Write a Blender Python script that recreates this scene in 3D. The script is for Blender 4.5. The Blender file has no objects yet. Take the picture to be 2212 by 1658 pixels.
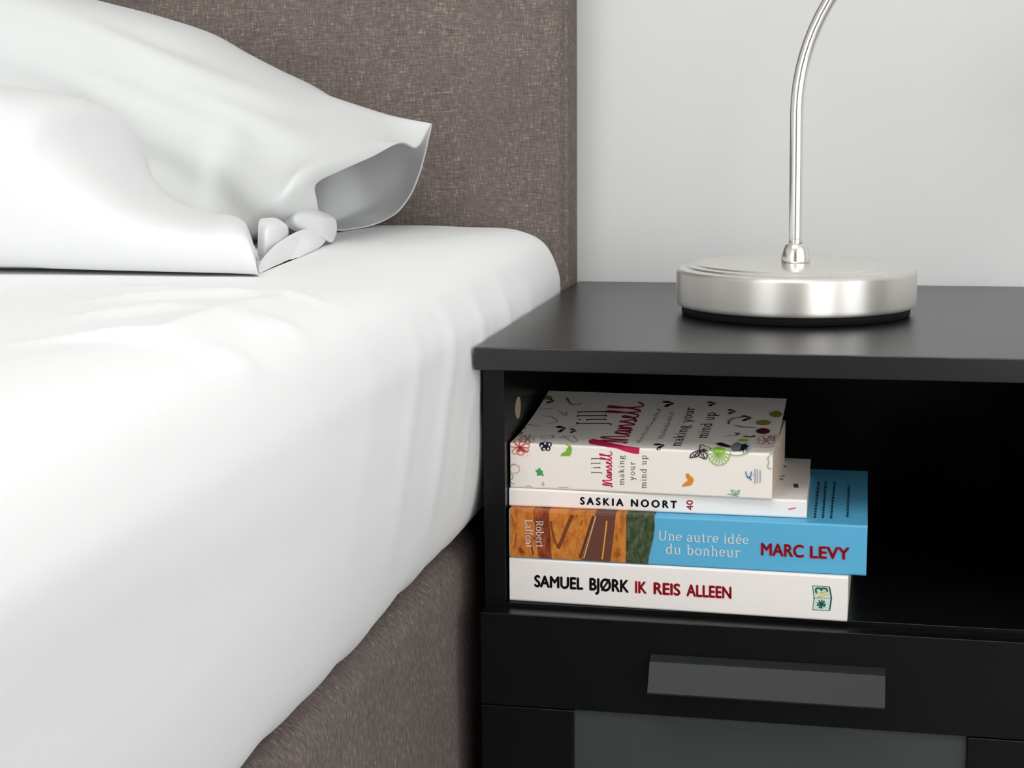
import bpy, bmesh, math, random
from mathutils import Vector, Matrix
random.seed(7)
SC = bpy.context.scene
COL = SC.collection

# ------------------------------------------------------------------ camera
IMG_W, IMG_H = 2212.0, 1658.0
FOCAL = 3400.0                                   # in pixels of the 2212 px wide frame
CX, CY = IMG_W / 2, IMG_H / 2
def _ray(px, py): return Vector((px - CX, -(py - CY), -FOCAL))
AXY = _ray(1814, 250).normalized()               # world +y (towards the wall) seen by the camera
AXX = -_ray(-15600, 395); AXX = (AXX - AXX.dot(AXY) * AXY).normalized()
AXZ = AXX.cross(AXY)
ROT = Matrix((AXX, AXY, AXZ))                    # camera -> world
CAM = Vector((0.2213, -0.9535, 0.6714))
cam_data = bpy.data.cameras.new('camera')
cam_data.sensor_width = 36.0
cam_data.lens = FOCAL / IMG_W * 36.0
cam_data.clip_start = 0.02
cam = bpy.data.objects.new('camera', cam_data)
cam.matrix_world = Matrix.Translation(CAM) @ ROT.to_4x4()
COL.objects.link(cam)
SC.camera = cam

def on_plane(px, py, axis, val):
    """point of the place seen at a pixel, on the plane axis = val"""
    d = ROT @ _ray(px, py)
    return CAM + d * ((val - CAM[axis]) / d[axis])

# ------------------------------------------------------------------ light
SC.view_settings.view_transform = 'Standard'
SC.view_settings.look = 'None'
SC.view_settings.gamma = 1.0
SC.view_settings.use_curve_mapping = False
SC.view_settings.exposure = 0.0
SC.cycles.use_denoising = True
SC.cycles.max_bounces = 10
SC.cycles.diffuse_bounces = 6
SC.cycles.sample_clamp_indirect = 6.0

world = bpy.data.worlds.new('sky')
SC.world = world
world.use_nodes = True
world.node_tree.nodes['Background'].inputs[0].default_value = (0.93, 0.97, 1.0, 1)
world.node_tree.nodes['Background'].inputs[1].default_value = 1.6

def area(name, loc, rot, sx, sy, power, color):
    d = bpy.data.lights.new(name, 'AREA'); d.shape = 'RECTANGLE'; d.size = sx; d.size_y = sy
    d.energy = power; d.color = color
    o = bpy.data.objects.new(name, d); o.location = loc; o.rotation_euler = rot
    COL.objects.link(o); return o
RX0, RX1, RY0, RY1, RZ1 = -2.6, 3.0, -3.0, 0.412, 2.5
# lamps outside two invented windows behind the camera, added for soft light
ADDED_WIN = [(-2.45, -0.75, 0.25, 2.3), (1.0, 2.8, 0.25, 2.3)]
ADDED_SIDE_WIN = (-2.7, -0.9, 0.25, 2.3)                  # y and z range of an invented light opening in the right wall
LIGHT_POWER = [14, 40]
sy0, sy1, sz0, sz1 = ADDED_SIDE_WIN
area('window_daylight', (RX1 + 0.22, (sy0 + sy1) / 2, (sz0 + sz1) / 2), (math.radians(90), 0, math.radians(90)), sy1 - sy0, sz1 - sz0, 24, (1.0, 0.99, 0.975))
ADDED_PANEL = (-0.1, -1.25, 1.5, 0.9)                     # centre and size of an invented ceiling panel, added for soft light
area('ceiling_light_glow', (ADDED_PANEL[0], ADDED_PANEL[1], RZ1 - 0.045), (0, 0, 0), ADDED_PANEL[2] - .06, ADDED_PANEL[3] - .06, 12, (1.0, 0.995, 0.985))
for (x0, x1, z0, z1), p in zip(ADDED_WIN, LIGHT_POWER):
    area('window_daylight', ((x0 + x1) / 2, RY0 - 0.22, (z0 + z1) / 2), (math.radians(90), 0, 0), x1 - x0, z1 - z0, p, (1.0, 0.985, 0.96))

# ------------------------------------------------------------------ materials
def mat(name, base=(.8, .8, .8), rough=.6, metal=0, spec=.5, **kw):
    m = bpy.data.materials.new(name); m.use_nodes = True
    b = m.node_tree.nodes['Principled BSDF']
    b.inputs['Base Color'].default_value = (*base, 1)
    b.inputs['Roughness'].default_value = rough
    b.inputs['Metallic'].default_value = metal
    b.inputs['Specular IOR Level'].default_value = spec
    for k, v in kw.items(): b.inputs[k.replace('_', ' ')].default_value = v
    return m
def nodes(m): return m.node_tree.nodes, m.node_tree.links, m.node_tree.nodes['Principled BSDF']
def coords(m, scale):
    N, L, B = nodes(m)
    tc = N.new('ShaderNodeTexCoord'); mp = N.new('ShaderNodeMapping')
    mp.inputs['Scale'].default_value = scale
    L.new(tc.outputs['Object'], mp.inputs['Vector'])
    return mp.outputs['Vector']
def noise(m, scale, detail=3, rough=.6, s=1.0):
    N, L, B = nodes(m)
    n = N.new('ShaderNodeTexNoise'); n.inputs['Scale'].default_value = s
    n.inputs['Detail'].default_value = detail; n.inputs['Roughness'].default_value = rough
    L.new(coords(m, scale), n.inputs['Vector'])
    return n.outputs['Fac']
def ramp(m, fac, stops):
    N, L, B = nodes(m)
    r = N.new('ShaderNodeValToRGB')
    while len(r.color_ramp.elements) < len(stops): r.color_ramp.elements.new(0.5)
    for e, (p, c) in zip(r.color_ramp.elements, stops):
        e.position = p; e.color = (*c, 1)
    L.new(fac, r.inputs['Fac'])
    return r.outputs['Color']
def math_node(m, op, a, b):
    N, L, B = nodes(m)
    n = N.new('ShaderNodeMath'); n.operation = op
    for i, v in enumerate((a, b)):
        if isinstance(v, (int, float)): n.inputs[i].default_value = v
        else: L.new(v, n.inputs[i])
    return n.outputs[0]
def bump(m, h, strength, dist):
    N, L, B = nodes(m)
    n = N.new('ShaderNodeBump'); n.inputs['Strength'].default_value = strength
    n.inputs['Distance'].default_value = dist
    L.new(h, n.inputs['Height']); L.new(n.outputs['Normal'], B.inputs['Normal'])
def srgb(r, g, b):
    return tuple((v / 255 / 12.92) if v <= 10 else ((v / 255 + .055) / 1.055) ** 2.4 for v in (r, g, b))

def woven(name, warp, weft):
    m = mat(name, rough=.95, spec=.15)
    N, L, B = nodes(m)
    a = noise(m, warp, 3, .65); b = noise(m, weft, 3, .65)
    c = noise(m, (14, 14, 14), 2)
    s = math_node(m, 'ADD', math_node(m, 'MULTIPLY', a, .46), math_node(m, 'MULTIPLY', b, .46))
    s = math_node(m, 'ADD', s, math_node(m, 'MULTIPLY', c, .10))
    col = ramp(m, s, [(.33, (.082, .068, .066)), (.47, (.150, .124, .118)), (.57, (.195, .160, .142)), (.68, (.46, .38, .30))])
    L.new(col, B.inputs['Base Color'])
    bump(m, s, .5, .0008)
    return m
M = {}
M['headboard'] = woven('brown_woven_headboard', (1100, 300, 150), (130, 300, 1000))
M['box'] = woven('brown_woven_boxspring', (300, 1100, 130), (300, 420, 260))
def cotton(name='white_cotton', c=(.835, .84, .838)):
    m = mat(name, c, .9, spec=.2)
    N, L, B = nodes(m)
    a = noise(m, (900, 900, 900), 2)
    b = noise(m, (26, 9, 20), 3, .5)
    bump(m, math_node(m, 'ADD', math_node(m, 'MULTIPLY', a, .05), math_node(m, 'MULTIPLY', b, 1.0)), .25, .004)
    return m
M['cotton'] = cotton()
M['case'] = cotton('pale_grey_white_percale', (.74, .75, .745))  # darker copy of the white cotton; the back pillow's shade is in its colour
def let_light_through(m, amount, c):
    N, L, B = nodes(m)
    t = N.new('ShaderNodeBsdfTranslucent'); t.inputs['Color'].default_value = (*c, 1)
    mx = N.new('ShaderNodeMixShader'); mx.inputs[0].default_value = amount
    L.new(B.outputs[0], mx.inputs[1]); L.new(t.outputs[0], mx.inputs[2]); L.new(mx.outputs[0], N['Material Output'].inputs['Surface'])
let_light_through(M['case'], .05, (.85, .86, .85))
M['case_front'] = cotton('white_percale', (.76, .765, .765))
def painted(name, c, amount=.02):
    m = mat(name, c, .75, spec=.3)
    N, L, B = nodes(m)
    a = noise(m, (3, 3, 3), 4)
    L.new(ramp(m, a, [(.3, tuple(v - amount for v in c)), (.7, tuple(min(1, v + amount) for v in c))]), B.inputs['Base Color'])
    bump(m, noise(m, (220, 220, 220), 3), .12, .0006)
    return m
M['wall'] = painted('warm_white_wall_paint', (.69, .695, .69), .006)
M['ceiling'] = painted('ceiling_paint', (.82, .82, .81))
def oak():
    m = mat('pale_grey_floor', rough=.45)
    N, L, B = nodes(m)
    L.new(ramp(m, noise(m, (2, 30, 2), 5), [(.3, (.17, .165, .16)), (.7, (.26, .25, .245))]), B.inputs['Base Color'])
    return m
M['floor'] = oak()
def satin_black(name, c, r):
    m = mat(name, c, r, spec=.28)
    bump(m, noise(m, (500, 500, 500), 2), .04, .0002)
    return m
M['black'] = satin_black('black_satin_foil', (.0042, .0044, .0048), .27)
M['black_top'] = mat('black_lacquered_top', (.006, .0062, .0066), .30, spec=.8)
M['frost'] = mat('frosted_grey_glass', (.046, .055, .055), .55, spec=.4)
M['handle'] = satin_black('dark_grey_handle_foil', (.014, .0155, .017), .4)
M['beige'] = mat('raw_particle_board', (.40, .32, .24), .8)
def steel(name, rough, rot, aniso):
    m = mat(name, (.86, .835, .79), rough, 1.0)
    N, L, B = nodes(m)
    n = noise(m, (60, 60, 2600), 2)
    L.new(math_node(m, 'ADD', math_node(m, 'MULTIPLY', n, .05), rough - .025), B.inputs['Roughness'])
    B.inputs['Anisotropic'].default_value = aniso
    tg = N.new('ShaderNodeTangent'); tg.direction_type = 'RADIAL'; tg.axis = 'Z'
    L.new(tg.outputs['Tangent'], B.inputs['Tangent'])
    B.inputs['Anisotropic Rotation'].default_value = rot
    return m
M['steel'] = steel('brushed_nickel', .43, .25, .88)
M['steel_top'] = steel('satin_nickel_top', .26, 0, 0)
M['steel_stem'] = steel('satin_nickel', .22, 0, 0)
M['rubber'] = mat('black_rubber', (.006, .006, .007), .7, spec=.2)
M['door'] = mat('dark_stained_door', (.05, .035, .03), .5)
M['metal'] = mat('door_handle_steel', (.6, .6, .6), .3, 1)
M['window_frame'] = mat('white_window_frame', (.8, .8, .8), .4)
def pane():
    m = bpy.data.materials.new('clear_window_glass'); m.use_nodes = True
    N, L = m.node_tree.nodes, m.node_tree.links
    out = N['Material Output']; N.remove(N['Principled BSDF'])
    t = N.new('ShaderNodeBsdfTransparent'); g = N.new('ShaderNodeBsdfGlossy'); mx = N.new('ShaderNodeMixShader')
    g.inputs['Roughness'].default_value = .02; mx.inputs[0].default_value = .06
    L.new(t.outputs[0], mx.inputs[1]); L.new(g.outputs[0], mx.inputs[2]); L.new(mx.outputs[0], out.inputs['Surface'])
    return m
M['pane'] = pane()
def paper(name, c):
    m = mat(name, c, .9, spec=.2)
    N, L, B = nodes(m)
    n = noise(m, (4, 4, 2600), 2)
    L.new(ramp(m, n, [(.3, tuple(v * .72 for v in c)), (.65, c)]), B.inputs['Base Color'])
    return m
M['pages'] = paper('cream_book_pages', (.70, .58, .44))
M['pages_white'] = paper('white_book_pages', (.78, .72, .63))
def cover(name, c, r=.42):
    m = mat(name, c, r, spec=.4)
    return m
M['cover_cream'] = cover('cream_printed_card', (.93, .865, .80))
M['cover_white'] = cover('white_printed_card', (.93, .885, .845))
M['cover_blue'] = cover('sky_blue_printed_card', srgb(92, 178, 218))
INK = {}
def ink(r, g, b):
    k = (r, g, b)
    if k not in INK: INK[k] = mat('ink_%d_%d_%d' % k, srgb(*k), .5, spec=.35)
    return INK[k]
def earth():
    m = mat('orange_earth_print', rough=.45, spec=.4)
    N, L, B = nodes(m)
    L.new(ramp(m, noise(m, (210, 60, 120), 5, .65), [(.30, srgb(120, 58, 22)), (.42, srgb(185, 104, 36)), (.60, srgb(212, 134, 54)), (.75, srgb(190, 112, 46))]), B.inputs['Base Color'])
    return m
M['earth'] = earth()
def scrub():
    m = mat('green_scrub_print', rough=.45, spec=.4)
    N, L, B = nodes(m)
    L.new(ramp(m, noise(m, (330, 60, 170), 5, .7), [(.35, srgb(38, 52, 28)), (.5, srgb(62, 80, 46)), (.62, srgb(98, 98, 84)), (.75, srgb(110, 140, 120))]), B.inputs['Base Color'])
    return m
M['scrub'] = scrub()
def maroon():
    m = mat('maroon_earth_print', rough=.45, spec=.4)
    N, L, B = nodes(m)
    L.new(ramp(m, noise(m, (260, 60, 120), 5, .65), [(.35, srgb(90, 34, 20)), (.55, srgb(140, 62, 30)), (.7, srgb(186, 100, 44))]), B.inputs['Base Color'])
    return m
M['maroon'] = maroon()

# ------------------------------------------------------------------ mesh helpers
def mesh_object(name, verts, faces, material, parent=None, smooth=False):
    me = bpy.data.meshes.new(name)
    me.from_pydata([tuple(v) for v in verts], [], faces); me.update()
    bm = bmesh.new(); bm.from_mesh(me)
    bmesh.ops.recalc_face_normals(bm, faces=bm.faces)
    bm.to_mesh(me); bm.free()
    if smooth:
        for p in me.polygons: p.use_smooth = True
    me.materials.append(material)
    o = bpy.data.objects.new(name, me); COL.objects.link(o)
    if parent: o.parent = parent
    return o
def tag(o, label=None, cat=None, group=None, kind=None):
    if label: o['label'] = label
    if cat: o['category'] = cat
    if group: o['group'] = group
    if kind: o['kind'] = kind
    return o
def empty(name, label, cat, group=None, loc=(0, 0, 0)):
    o = bpy.data.objects.new(name, None); o.empty_display_size = .05
    COL.objects.link(o)
    o.location = loc
    return tag(o, label, cat, group)
def attach(o, parent):
    """parent an object whose vertices are in world coordinates"""
    o.parent = parent
    o.matrix_parent_inverse = Matrix.Translation(-parent.location)
    return o
def box(name, lo, hi, material, parent=None, bevel=0.0, segments=2):
    bm = bmesh.new()
    bmesh.ops.create_cube(bm, size=1.0)
    s = [hi[i] - lo[i] for i in range(3)]; c = [(hi[i] + lo[i]) / 2 for i in range(3)]
    for v in bm.verts: v.co = Vector((v.co[i] * s[i] + c[i] for i in range(3)))
    if bevel: bmesh.ops.bevel(bm, geom=list(bm.edges), offset=bevel, segments=segments, profile=.5, affect='EDGES')
    me = bpy.data.meshes.new(name); bm.to_mesh(me); bm.free()
    me.materials.append(material)
    for p in me.polygons: p.use_smooth = bool(bevel)
    o = bpy.data.objects.new(name, me); COL.objects.link(o)
    if bevel:
        md = o.modifiers.new('weighted', 'WEIGHTED_NORMAL'); md.keep_sharp = True
    if parent: attach(o, parent)
    return o
def lathe(name, profile, material, parent=None, seg=96, centre=(0, 0, 0), smooth=True, sharp=None):
    vs, fs = [], []
    n = len(profile)
    for k in range(seg):
        a = 2 * math.pi * k / seg
        for r, z in profile: vs.append((centre[0] + r * math.cos(a), centre[1] + r * math.sin(a), centre[2] + z))
    for k in range(seg):
        k2 = (k + 1) % seg
        for i in range(n - 1): fs.append((k * n + i, k2 * n + i, k2 * n + i + 1, k * n + i + 1))
    o = mesh_object(name, vs, fs, material, None, smooth)
    bm = bmesh.new(); bm.from_mesh(o.data)
    bmesh.ops.remove_doubles(bm, verts=bm.verts, dist=1e-6)
    bmesh.ops.recalc_face_normals(bm, faces=bm.faces)
    bm.to_mesh(o.data); bm.free()
    if parent: attach(o, parent)
    return o
def tube(name, pts, radius, material, parent=None, seg=32):
    pts = [Vector(p) for p in pts]
    vs, fs = [], []
    up = Vector((0, 1, 0))
    for i, p in enumerate(pts):
        t = (pts[min(i + 1, len(pts) - 1)] - pts[max(i - 1, 0)]).normalized()
        a = up.cross(t).normalized(); b = t.cross(a)
        for k in range(seg):
            w = 2 * math.pi * k / seg
            vs.append(p + (a * math.cos(w) + b * math.sin(w)) * radius)
    for i in range(len(pts) - 1):
        for k in range(seg):
            k2 = (k + 1) % seg
            fs.append((i * seg + k, i * seg + k2, (i + 1) * seg + k2, (i + 1) * seg + k))
    fs.append(tuple(range(seg))[::-1]); fs.append(tuple((len(pts) - 1) * seg + k for k in range(seg)))
    o = mesh_object(name, vs, fs, material, None, True)
    if parent: attach(o, parent)
    return o
def prism(name, profile, x0, x1, material, parent=None):
    """(y, z) outline pushed along x"""
    n = len(profile)
    vs = [(x0, y, z) for y, z in profile] + [(x1, y, z) for y, z in profile]
    fs = [tuple(range(n)), tuple(range(n, 2 * n))] + [(i, (i + 1) % n, n + (i + 1) % n, n + i) for i in range(n)]
    o = mesh_object(name, vs, fs, material)
    if parent: attach(o, parent)
    return o
def catmull(p, t):
    """p list of tuples/Vectors, t in [0, len-1]"""
    n = len(p); i = min(int(t), n - 2); f = t - i
    a, b, c, d = p[max(i - 1, 0)], p[i], p[i + 1], p[min(i + 2, n - 1)]
    return tuple(.5 * (2 * b[k] + (c[k] - a[k]) * f + (2 * a[k] - 5 * b[k] + 4 * c[k] - d[k]) * f * f + (3 * b[k] - a[k] - 3 * c[k] + d[k]) * f ** 3) for k in range(len(b)))
def spline(p, n): return [catmull(p, (len(p) - 1) * i / (n - 1)) for i in range(n)]
def interp(xs, ys, x):
    if x <= xs[0]: return ys[0]
    for i in range(len(xs) - 1):
        if x <= xs[i + 1]:
            f = (x - xs[i]) / (xs[i + 1] - xs[i]); f = f * f * (3 - 2 * f) if False else f
            return ys[i] + (ys[i + 1] - ys[i]) * f
    return ys[-1]
def smoothstep(a, b, x):
    t = max(0, min(1, (x - a) / (b - a))); return t * t * (3 - 2 * t)

# ------------------------------------------------------------------ the room
def structure(o): return tag(o, kind='structure')
T = .1
structure(box('wall_back', (RX0 - T, RY1, 0), (RX1 + T, RY1 + T, RZ1), M['wall']))
def slabs(name, parts, material):
    vs, fs = [], []
    for lo, hi in parts:
        n = len(vs)
        for z in (lo[2], hi[2]): vs.extend([(lo[0], lo[1], z), (hi[0], lo[1], z), (hi[0], hi[1], z), (lo[0], hi[1], z)])
        for f in ((0, 1, 2, 3), (4, 5, 6, 7), (0, 1, 5, 4), (1, 2, 6, 5), (2, 3, 7, 6), (3, 0, 4, 7)): fs.append(tuple(n + i for i in f))
    return mesh_object(name, vs, fs, material)
structure(slabs('wall_right', [((RX1, RY0, 0), (RX1 + T, sy0, RZ1)), ((RX1, sy1, 0), (RX1 + T, RY1, RZ1)), ((RX1, sy0, 0), (RX1 + T, sy1, sz0)), ((RX1, sy0, sz1), (RX1 + T, sy1, RZ1))], M['wall']))
w = structure(box('window_3', (RX1 + .03, sy0, sz0), (RX1 + .07, sy1, sz0 + .05), M['window_frame']))  # unseen, invented to bring soft light in from the right
for a, b in (((sy0, sz1 - .05), (sy1, sz1)), ((sy0, sz0 + .05), (sy0 + .05, sz1 - .05)), ((sy1 - .05, sz0 + .05), (sy1, sz1 - .05))):
    f = box('window_frame', (RX1 + .03, a[0], a[1]), (RX1 + .07, b[0], b[1]), M['window_frame']); f.parent = w
p = box('pane', (RX1 + .047, sy0 + .05, sz0 + .05), (RX1 + .053, sy1 - .05, sz1 - .05), M['pane']); p.parent = w
structure(box('wall_left', (RX0 - T, RY0, 0), (RX0, RY1, RZ1), M['wall']))
structure(box('floor', (RX0 - T, RY0 - T, -.05), (RX1 + T, RY1 + T, 0), M['floor']))
structure(box('ceiling', (RX0 - T, RY0 - T, RZ1), (RX1 + T, RY1 + T, RZ1 + T), M['ceiling']))
ADDED_DOOR = (-.50, .85, 2.05)  # invented, unseen; placed to put a dark reflection in the lamp rim
def front_wall():
    xs = [RX0 - T, ADDED_WIN[0][0], ADDED_WIN[0][1], ADDED_DOOR[0], ADDED_DOOR[1], ADDED_WIN[1][0], ADDED_WIN[1][1], RX1 + T]
    vs, fs = [], []
    def slab(x0, x1, z0, z1):
        n = len(vs)
        for y in (RY0 - T, RY0):
            vs.extend([(x0, y, z0), (x1, y, z0), (x1, y, z1), (x0, y, z1)])
        for f in ((0, 1, 2, 3), (4, 5, 6, 7), (0, 1, 5, 4), (1, 2, 6, 5), (2, 3, 7, 6), (3, 0, 4, 7)):
            fs.append(tuple(n + i for i in f))
    for i in (0, 2, 4, 6): slab(xs[i], xs[i + 1], 0, RZ1)
    for x0, x1, z0, z1 in ADDED_WIN:
        slab(x0, x1, 0, z0); slab(x0, x1, z1, RZ1)
    slab(ADDED_DOOR[0], ADDED_DOOR[1], ADDED_DOOR[2], RZ1)
    return structure(mesh_object('wall_front', vs, fs, M['wall']))
front_wall()
for n, (x0, x1, z0, z1) in enumerate(ADDED_WIN, 1):  # unseen, invented along with their lamps for soft light
    w = structure(box('window_%d' % n, (x0, RY0 - .07, z0), (x1, RY0 - .03, z0 + .05), M['window_frame']))
    for lo, hi in (((x0, z1 - .05), (x1, z1)), ((x0, z0 + .05), (x0 + .05, z1 - .05)), ((x1 - .05, z0 + .05), (x1, z1 - .05))):
        f = box('window_frame', (lo[0], RY0 - .07, lo[1]), (hi[0], RY0 - .03, hi[1]), M['window_frame']); f.parent = w
    p = box('pane', (x0 + .05, RY0 - .053, z0 + .05), (x1 - .05, RY0 - .047, z1 - .05), M['pane']); p.parent = w
d = structure(box('door_1', (ADDED_DOOR[0], RY0 - .08, 0.005), (ADDED_DOOR[1], RY0 - .03, ADDED_DOOR[2]), M['door']))
h = tube('door_handle', [(.30, RY0 - .032, 1.02), (.30, RY0 + .02, 1.02), (.30, RY0 + .03, 1.02), (.29, RY0 + .03, 1.02), (.18, RY0 + .03, 1.02)], .009, M['metal']); h.parent = d

cl = empty('ceiling_light', 'wide flat white light panel on the ceiling', 'ceiling light', loc=(ADDED_PANEL[0], ADDED_PANEL[1], RZ1))
M['glow'] = mat('lit_diffuser', (.9, .9, .9), .6)
_b = M['glow'].node_tree.nodes['Principled BSDF']; _b.inputs['Emission Color'].default_value = (1, .995, .985, 1); _b.inputs['Emission Strength'].default_value = 2.5
box('diffuser', (ADDED_PANEL[0] - ADDED_PANEL[2] / 2 + .02, ADDED_PANEL[1] - ADDED_PANEL[3] / 2 + .02, RZ1 - .04), (ADDED_PANEL[0] + ADDED_PANEL[2] / 2 - .02, ADDED_PANEL[1] + ADDED_PANEL[3] / 2 - .02, RZ1 - .02), M['glow'], cl)
for sx in (-1, 1):
    box('frame', (ADDED_PANEL[0] + sx * ADDED_PANEL[2] / 2 - .02, ADDED_PANEL[1] - ADDED_PANEL[3] / 2 - .02, RZ1 - .045), (ADDED_PANEL[0] + sx * ADDED_PANEL[2] / 2 + .02, ADDED_PANEL[1] + ADDED_PANEL[3] / 2 + .02, RZ1 - .001), M['window_frame'], cl)
    box('frame', (ADDED_PANEL[0] - ADDED_PANEL[2] / 2 + .0205, ADDED_PANEL[1] + sx * ADDED_PANEL[3] / 2 - .02, RZ1 - .045), (ADDED_PANEL[0] + ADDED_PANEL[2] / 2 - .0205, ADDED_PANEL[1] + sx * ADDED_PANEL[3] / 2 + .02, RZ1 - .001), M['window_frame'], cl)

# ------------------------------------------------------------------ bed: headboard, box spring
HBY = .351
bed = empty('bed', 'brown woven upholstered bed with tall headboard against the white wall', 'bed', loc=(-.9, -.6, 0))
def headboard():
    # front cushion: slightly domed slab with softly rounded rim
    xs = [-1.80 + i * .05 for i in range(35)] + [-.07, -.05, -.035, -.022, -.0135, -.0095, -.0065, -.0045, -.0035]
    zs = [.10 + .06 * i for i in range(20)]
    def yy(x, z):
        e = -.0035 - x
        return HBY + .004 + .012 * max(0, 1 - e / .0065) ** 2.2 - .003 * smoothstep(0, .12, e)
    vs, fs = [], []
    for z in zs:
        for x in xs: vs.append((x, yy(x, z), z))
    n = len(xs)
    for j in range(len(zs) - 1):
        for i in range(n - 1): fs.append((j * n + i, j * n + i + 1, (j + 1) * n + i + 1, (j + 1) * n + i))
    o = mesh_object('headboard', vs, fs, M['headboard'], None, True)
    attach(o, bed)
    s = box('headboard_border', (-1.803, HBY + .012, .10), (-.0008, RY1 - .001, 1.243), M['headboard'], bed, .004)
    s['label'] = 'brown woven side border of the headboard'
    box('headboard_leg', (-.14, .375, 0), (-.08, .405, .10), M['black'], bed)
headboard()
BX = -.016
bs = box('box_spring', (-1.76, -1.66, .09), (BX, HBY - .003, .3915), M['box'], bed, .018, 5)
for x in (-1.68, -.10):
    for y in (-1.56, .25): box('bed_leg', (x - .03, y - .03, 0), (x + .03, y + .03, .09), M['black'], bed, .004)

# ------------------------------------------------------------------ mattress with its sheet
MZ0, MZ1, MX = .394, .5832, -.0018
FOLDS = []     # (polyline of (x, y) on the bed top, height, width)
def fold_px(pts, h, w):
    FOLDS.append(([tuple(on_plane(px, py, 2, MZ1))[:2] for px, py in pts], h, w))
fold_px([(0, 745), (120, 738), (230, 733), (345, 731), (430, 702), (520, 665), (600, 640), (660, 622)], .0042, .011)
fold_px([(120, 690), (250, 676), (360, 662), (470, 655)], .0030, .008)
fold_px([(160, 655), (300, 642), (420, 634), (560, 632)], .0026, .012)
fold_px([(200, 618), (400, 624), (545, 633), (640, 636), (740, 642)], .0020, .012)
fold_px([(400, 732), (520, 725), (640, 727)], .0016, .016)
fold_px([(470, 700), (580, 680), (700, 680)], .0016, .018)
def seg_dist(p, pl):
    best = 9e9; bt = 0
    n = len(pl) - 1
    for i in range(n):
        ax, ay = pl[i]; bx, by = pl[i + 1]
        dx, dy = bx - ax, by - ay
        t = ((p[0] - ax) * dx + (p[1] - ay) * dy) / (dx * dx + dy * dy + 1e-12)
        t = max(0, min(1, t))
        d = math.hypot(p[0] - ax - t * dx, p[1] - ay - t * dy)
        if d < best: best = d; bt = (i + t) / n
    return best, bt
def mattress_profile():
    """outline in (x, z) from under the right side, up over the rounded edge, to the bed's middle"""
    ctl = [(-.060, MZ0 + .001), (-.034, MZ0 + .0015), (-.022, MZ0 + .006), (-.0115, MZ0 + .019), (-.0055, MZ0 + .040), (MX, MZ0 + .07), (MX + .0005, MZ0 + .10),
           (MX - .0003, MZ0 + .132), (-.0052, .545), (-.0175, .567), (-.036, .5775), (-.060, MZ1 - .0012), (-.10, MZ1 - .0002), (-.16, MZ1)]
    p = spline(ctl, 120)
    x = -.16
    while x > -.62: x -= .006; p.append((x, MZ1))
    while x > -1.72: x -= .10; p.append((x, MZ1))
    p += [(-1.745, .575), (-1.757, .55), (-1.757, MZ0 + .05), (-1.74, MZ0 + .01), (-1.72, MZ0)]
    return p
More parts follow.
